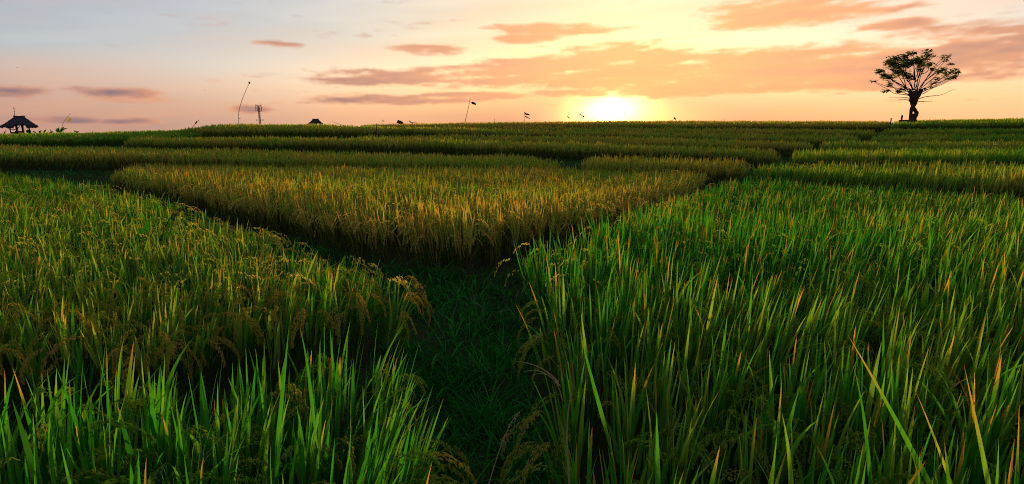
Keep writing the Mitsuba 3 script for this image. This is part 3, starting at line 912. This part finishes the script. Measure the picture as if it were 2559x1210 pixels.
put(k + '__wind_sock', tube(spline(c, 8), [.07, .13, .15, .15, .14, .13, .11, .08], 8), 'dark_cloth')
put(k + '__cord', tube([P(1173.3, 254.5, 70), P(1176, 255.4, 70), P(1178, 256.5, 70)], .012, 4), 'dark_cloth')
k = pole_key('flag_pole', 'short pole flying two dark ribbons one above the other, left of the sun', 'flag pole')
pole(k, [(1309.5, 310), (1310, 296), (1311, 279)], 68, .05, .03)
ribbon(k, '__ribbon', [(1311, 281), (1316, 285.5), (1320, 286), (1324, 288.5)], 68, .26, .13)
ribbon(k, '__ribbon_001', [(1312, 291), (1317, 293), (1324, 297)], 68, .14, .10)
k = pole_key('flag_pole', 'pole leaning to the left with one thin ribbon, just left of the sun', 'flag pole')
pole(k, [(1452, 305), (1449, 293), (1445, 277)], 68, .05, .03)
ribbon(k, '__ribbon', [(1447.5, 285), (1453, 288), (1457, 291), (1460, 291.5)], 68, .10, .2)
k = pole_key('flag_pole', 'very thin pole with a small slanted ribbon left of the pole leaning before the sun', 'flag pole')
pole(k, [(1424, 306), (1420, 297), (1417, 288.5)], 70, .016, .010)
ribbon(k, '__ribbon', [(1417, 289), (1420.5, 293), (1424, 296.5)], 70, .10, .16)
k = pole_key('flag_pole', 'very thin pole with a slanted ribbon in front of the glare of the sun', 'flag pole')
pole(k, [(1556, 306), (1561, 290), (1567, 277)], 70, .016, .010)
ribbon(k, '__ribbon', [(1567, 277), (1564, 281.5), (1560, 287)], 70, .08, .14)
k = pole_key('flag_pole', 'short stick with a scrap of cloth on the crest right of the sun', 'flag pole')
pole(k, [(1680, 304), (1684, 297), (1686.5, 290)], 68, .03, .02)
ribbon(k, '__ribbon', [(1684, 293.5), (1686, 296), (1689, 299)], 68, .2, .26)
k = pole_key('forked_stick', 'tiny forked stick on the crest left of the brown sack', 'stick')
pole(k, [(954, 309), (955, 304), (956, 299.5)], 66, .02, .014, 'old_wood', '__stem')
put(k + '__branch', tube([P(956, 299.5, 66), P(958, 302.5, 66), P(960.5, 305, 66)], .03, 5), 'old_wood')
k = pole_key('bent_stick', 'bent L shaped stick with a long horizontal arm on the crest', 'stick')
pole(k, [(1029, 313), (1027.5, 309), (1026.5, 305.5)], 66, .03, .03, 'old_wood', '__stem')
put(k + '__arm', tube(spline([P(1026, 306.5, 66), P(1033, 305.8, 66), P(1041.5, 306, 66)], 8), [.05, .05, .04, .04, .04, .035, .03, .02], 5), 'old_wood')
put(k + '__hook', tube(spline([P(1026.5, 306, 66), P(1024.5, 303.5, 66), P(1023, 301.5, 66)], 6), [.05, .06, .07, .07, .06, .04], 5), 'old_wood')
k = pole_key('field_post', 'short bare post on the crest between the wind sock pole and the two ribbon pole', 'post')
pole(k, [(1235, 311), (1235.3, 304), (1235.5, 297)], 66, .045, .04, 'old_wood')
k = pole_key('field_post', 'dark leaning post standing in the far rice left of centre', 'post')
pole(k, [(940, 330), (941, 318), (942, 309)], 42, .05, .045, 'old_wood')
k = pole_key('field_post', 'tiny thin post on the crest between the sun and the tree', 'post')
pole(k, [(1811, 303), (1811, 300), (1811, 296.5)], 68, .03, .025, 'old_wood')

# a brown tilted sack on a short stick
k = pole_key('sack_scarecrow', 'brown tilted sack hung on a short stick on the crest, left of centre', 'sack')
pole(k, [(1001, 314), (1001, 309), (1000, 304)], 66, .04, .035, 'old_wood', '__stick')
b = trimesh.creation.box(extents=[.72, .4, .42]).subdivide().subdivide().subdivide()
v = np.array(b.vertices)
v = v * (1 - .16 * (np.abs(v[:, [1, 2, 0]]) / [.2, .21, .36]) ** 2)
v += .05 * (meshkit.fbm(v * 6, 3, 5)[:, None] - .5)
an = math.radians(-24)
v = v @ np.array([[math.cos(an), 0, math.sin(an)], [0, 1, 0], [-math.sin(an), 0, math.cos(an)]])
put(k + '__bag', (v + P(999.5, 306, 66), np.array(b.faces)), 'dark_cloth', smooth=True)
put(k + '__flap', tube([P(1003, 309, 66), P(1006, 309.5, 66), P(1009, 309.6, 66)], [.11, .09, .05], 6), 'dark_cloth')

# ------------------------------------------------------------------ the phone mast far behind
Ym = 600.0
k = pole_key('phone_mast', 'distant steel phone mast with three antenna tiers rising behind the crest', 'mast')
c = P(650, 308, Ym)
g = float(gz(c[0], Ym))
zt = P(650, 264, Ym)[2]
parts = []
legs = [(-1, -1), (1, -1), (1, 1), (-1, 1)]


def leg_at(q, z):
    r = np.interp(z, [g, c[2], zt], [1.6, .75, .62])
    return np.array([c[0] + q[0] * r, Ym + q[1] * r, z])


zs = np.linspace(g - .5, zt, 20)
for q in legs:
    parts.append(tube([leg_at(q, z) for z in zs], .17, 5))
for i in range(19):
    for a, b in zip(legs, legs[1:] + legs[:1]):
        parts.append(tube([leg_at(a, zs[i]), leg_at(b, zs[i + 1])], .09, 4))
        parts.append(tube([leg_at(b, zs[i]), leg_at(a, zs[i + 1])], .09, 4))
put(k + '__lattice', join(parts), 'steel')
put(k + '__spike', tube([[c[0], Ym, zt], [c[0], Ym, zt + 1.2], P(650.3, 258.5, Ym)], .06, 5), 'steel')
for i, (yy, hw) in enumerate(((264.4, 6.6), (270.2, 7.4), (276.2, 7.0))):
    z = P(650, yy, Ym)[2]
    w_ = hw * Ym / FOC
    pl_ = key = k + '__platform' + (f'_{i:03d}' if i else '')
    put(pl_, join([box([c[0] - w_, Ym - .35, z - .15], [c[0] + w_, Ym + .35, z + .15]), box([c[0] - .5, Ym - w_, z - .12], [c[0] + .5, Ym + w_, z + .12])]), 'steel')
    for j, (dx, dy) in enumerate(((-w_, 0), (w_, 0), (0, -w_), (w_ * .8, .9))):
        put(pl_ + '__antenna' + (f'_{j:03d}' if j else ''), box([c[0] + dx - .28, Ym + dy - .55, z - .9], [c[0] + dx + .28, Ym + dy - .36, z + 1.3]), 'steel')
for i, px in enumerate((641.7, 657.2)):
    p = P(px, 300.2, Ym)
    d = trimesh.creation.cylinder(radius=.62, height=.5, sections=20)
    v = np.array(d.vertices)[:, [0, 2, 1]] + p
    dk = k + '__dish' + (f'_{i:03d}' if i else '')
    put(dk, (v, np.array(d.faces)), 'steel', smooth=30)
    put(dk + '__arm', tube([p, (p + [c[0], Ym, p[2]]) / 2, [c[0], Ym, p[2]]], .05, 4), 'steel')

# ------------------------------------------------------------------ the lone tree
Yt = 53.0
MP = Yt / FOC


def TP(zx, zy, dy=0.0):
    """A place on the tree from the enlarged crop of the photograph."""
    return P(2140 + zx / 5.26, 100 + zy / 5.26, Yt + dy)


k = pole_key('lone_tree', 'lone pollarded tree with a twisted trunk and fan of leafy shoots on the right', 'tree')
base_ = TP(742, 1050)
g = float(gz(base_[0], Yt))
import manifold3d as m3


def ball(p, r):
    return np.asarray(p), r


def hull_chain(chain):
    out = []
    for (p, r), (q, s_) in zip(chain, chain[1:]):
        s1 = m3.Manifold.sphere(r, 14).translate([float(x) for x in p])
        s2 = m3.Manifold.sphere(s_, 14).translate([float(x) for x in q])
        out.append(m3.Manifold.batch_hull([s1, s2]))
    return out


def R_(zr):
    return zr / 5.26 * MP


foot = np.array([base_[0], Yt, g - .2])
chains = [
    [(foot + [-.15, 0, 0], R_(48)), (TP(722, 1030), R_(26)), (TP(716, 960), R_(17)), (TP(728, 905), R_(20)), (TP(748, 870), R_(24)), (TP(755, 830, .1), R_(38)), (TP(755, 770), R_(46)), (TP(748, 720), R_(46))],
    [(foot + [.15, 0, 0], R_(46)), (TP(757, 1030), R_(26)), (TP(785, 985), R_(24)), (TP(795, 955), R_(20)), (TP(770, 925), R_(20)), (TP(750, 895), R_(20))],
    [(TP(735, 1010), R_(26)), (TP(765, 990), R_(24))],
    [(TP(760, 790), R_(40)), (TP(800, 735), R_(36)), (TP(838, 690), R_(26)), (TP(858, 662), R_(17))],
    [(TP(750, 740), R_(42)), (TP(722, 700), R_(26)), (TP(698, 676), R_(15))],
    [(TP(775, 730, .25), R_(42)), (TP(785, 680, .3), R_(26))], [(TP(765, 730, -.3), R_(38)), (TP(762, 690, -.35), R_(24))],
    [(TP(800, 955), R_(18)), (TP(812, 962), R_(7))], [(TP(728, 790), R_(30)), (TP(706, 800), R_(10))],
]
man = m3.Manifold.batch_boolean([x for ch in chains for x in hull_chain(ch)], m3.OpType.Add).refine_to_length(.07)
mm = man.to_mesh()
tm = trimesh.Trimesh(mm.vert_properties[:, :3], mm.tri_verts, process=True)
trimesh.smoothing.filter_taubin(tm, iterations=6)
nv = tm.vertex_normals
q = np.array(tm.vertices)
dsp = meshkit.fbm(q * [5, 5, 1.6], 4, 9) - .5
tm.vertices = q + nv * (dsp * .14)[:, None]
put(k + '__trunk', tm, 'bark', smooth=True)
CL = [(300, 410, 70, 45), (360, 470, 50, 40), (440, 490, 80, 55), (430, 290, 80, 60), (520, 240, 60, 50), (560, 350, 90, 80), (620, 270, 90, 70), (590, 430, 80, 60), (700, 490, 60, 50), (640, 210, 45, 35), (700, 170, 28, 25),
      (750, 175, 40, 28), (720, 290, 60, 50), (830, 290, 60, 70), (840, 390, 50, 30), (900, 250, 70, 50), (930, 150, 60, 35), (940, 200, 60, 45), (1020, 212, 48, 22), (960, 330, 70, 40), (1000, 380, 60, 30), (1140, 225, 32, 30),
      (1200, 222, 40, 30), (1165, 265, 45, 20), (1250, 315, 52, 22), (1140, 390, 60, 40), (1080, 420, 60, 40), (1200, 440, 70, 50), (1330, 430, 50, 45), (1280, 410, 60, 45), (1290, 490, 50, 30), (1070, 510, 50, 25),
      (1000, 570, 40, 22), (1200, 500, 50, 30), (230, 545, 45, 12), (370, 672, 60, 22), (440, 585, 36, 38), (560, 680, 40, 32), (610, 650, 50, 28), (480, 330, 70, 55), (540, 410, 60, 45), (660, 330, 60, 50), (660, 460, 50, 45),
      (860, 320, 50, 45), (800, 250, 40, 40)]
rt = np.random.default_rng(21)
fork = TP(720, 660)
branches, lv_, lf_, lc_, kk = [], [], [], [], 0
j = 0
for i, (zx, zy, rx, ry) in enumerate(CL):
    dy = (rt.random() - .5) * 3.2
    t0 = np.clip((zx - 300) / 1000, 0, 1)
    root = TP(702 + 150 * t0 + rt.normal() * 8, 672 + rt.normal() * 14 + (40 if zy > 620 else 0), (rt.random() - .5) * .5)
    tipp = TP(zx, zy, dy)
    if i % 5 in (1, 3, 4) and i < 39 and zy < 600:
        root = fork
    mid = root * .5 + tipp * .5 + np.array([(root[0] - tipp[0]) * .05, dy * .1, .10 - .1 * abs(tipp[0] - root[0]) * (zy < 600)])
    mid = mid + rt.normal(size=3) * [.10, .10, .06]
    if not (i % 5 in (1, 3, 4) and i < 39 and zy < 600):
        fork = root * .25 + mid * .5 + tipp * .25 if i % 2 else root * .5 + mid * .45 + tipp * .05
    if i < 39:
        put(k + '__branch' + (f'_{j:03d}' if j else ''), tube(spline([root, mid, tipp], 12), np.linspace(.045, .014, 12), 5), 'bark')
        j += 1
    n = int(np.clip(rx * ry / (36 if zx < 880 else 58), 14, 130))
    for _ in range(n):
        o = rt.normal(size=3) * .42
        c_ = tipp + np.array([R_(rx) * np.clip(o[0], -1, 1), R_((rx + ry) / 2) * o[1], R_(ry) * np.clip(o[2], -1, 1)])
        # leaflets hang along a leaf stalk swept to one side
        an = rt.normal() * .5 + (.15 if rt.random() < .6 else math.pi - .15)
        d_ = np.array([math.cos(an), rt.normal() * .5, math.sin(an) * .7 + .12])
        d_ /= np.linalg.norm(d_)
        sd = np.cross(d_, [rt.normal() * .5, .7, 1.0])
        sd /= np.linalg.norm(sd)
        L_, W_ = .26 + .26 * rt.random(), .07 + .06 * rt.random()
        lv_.append(np.array([c_ - d_ * L_ / 2, c_ + sd * W_ / 2, c_ + d_ * L_ / 2 - [0, 0, .04], c_ - sd * W_ / 2]))
        lf_.append(np.array([[0, 1, 2], [0, 2, 3]]) + kk)
        kk += 4
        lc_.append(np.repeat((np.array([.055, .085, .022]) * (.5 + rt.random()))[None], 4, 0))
for pts in ([(740, 760), (600, 715), (470, 690), (420, 655), (330, 605), (240, 555)], [(745, 780), (620, 755), (520, 752), (430, 752)], [(750, 805), (640, 785), (545, 792)], [(790, 790), (900, 750), (1010, 735), (1150, 710), (1240, 665), (1300, 655)], [(780, 800), (920, 812), (1010, 806)],
            [(860, 690), (940, 650), (1050, 600), (1180, 540), (1250, 500)], [(690, 690), (600, 600), (520, 560), (470, 530)], [(870, 710), (960, 660), (1060, 600)]):
    put(k + '__branch' + (f'_{j:03d}' if j else ''), tube(spline([TP(a, b, .4 * (n_ / len(pts)) * (-1) ** j) for n_, (a, b) in enumerate(pts)], 16), np.linspace(.045, .012, 16), 5), 'bark')
    j += 1
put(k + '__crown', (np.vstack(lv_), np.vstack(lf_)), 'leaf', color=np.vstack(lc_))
k = pole_key('bench', 'low plank bench with one tall end post beside the lone tree', 'bench')
a = P(2251.5, 305, 52.5)
g = float(gz(a[0], 52.5)) - .1
t_ = P(2251.2, 288, 52.5)
put(k + '__post', box([a[0] - .05, 52.4, g], [a[0] + .05, 52.52, t_[2]]), 'old_wood')
b = P(2279, 299, 52.5)
u = P(2252, 300, 52.5)
put(k + '__plank', box([u[0] - .02, 52.2, u[2] - .16], [b[0], 52.8, u[2]]), 'old_wood')
put(k + '__leg', box([b[0] - .25, 52.35, g - .3], [b[0] - .13, 52.6, u[2] - .163]), 'old_wood')
k = pole_key('marker_stone', 'small dark stone marker beside the ditch left of the lone tree', 'stone')
c = P(2227, 303, 51.5)
st_ = trimesh.creation.icosphere(subdivisions=2)
v = np.array(st_.vertices)
v = v * [.09, .08, .13] * (1 + .3 * (meshkit.fbm(v * 2, 3, 3)[:, None] - .5))
g = float(gz(c[0], 51.5))
put(k + '__top', (v * .7 + P(2227, 297.5, 51.5), np.array(st_.faces)), 'bark', smooth=True)
put(k + '__shaft', tube([[c[0], 51.5, g - .1], [c[0], 51.5, (g + c[2]) / 2], P(2227, 298.5, 51.5)], [.09, .07, .05], 7), 'bark')

# ------------------------------------------------------------------ birds
for i, (px, py, Y, sc_, lab) in enumerate(((1863, 228.5, 90, 2.9, 'small dark bird flying low right of the sun'), (44, 169.5, 120, 3.0, 'tiny bird high in the sky at the far left'), (512, 225.5, 120, 2.4, 'tiny bird in the sky left of the curved bamboo pole'))):
    k = key_for('bird')
    tag(k, lab, 'bird')
    c = P(px, py, Y)
    s_ = sc_ * Y / FOC
    b = trimesh.creation.icosphere(subdivisions=2)
    v = np.array(b.vertices) * [.30, .12, .10]
    v[:, 2] -= .05 * v[:, 0]
    tail = np.array([[-.25, .04, .01], [-.25, -.04, .01], [-.52, -.09, .02], [-.52, .09, .02], [-.25, 0, .04], [-.5, 0, .045]])
    tf = np.array([[0, 1, 2], [0, 2, 3], [4, 3, 5], [4, 5, 2], [0, 3, 4], [1, 4, 2], [2, 5, 3]])
    put(k + '__body', join([(v * s_ + c, np.array(b.faces)), (tail * s_ + c, tf)]), 'feather')
    for j, sg in enumerate((-1, 1)):
        wv = np.array([[.16, 0, .05], [-.14, 0, .05], [.10, sg * .5, .30], [-.16, sg * .45, .26], [-.05, sg * 1.05, .18], [-.14, sg * 1.0, .16]])
        wv2 = np.vstack([wv, wv - [0, 0, .02]])
        f = [[0, 2, 3], [0, 3, 1], [2, 4, 5], [2, 5, 3]]
        f = f + [[a + 6, c2 + 6, b2 + 6] for a, b2, c2 in f]
        put(k + '__wing' + (f'_{j:03d}' if j else ''), (wv2 * s_ + c, np.array(f)), 'feather')
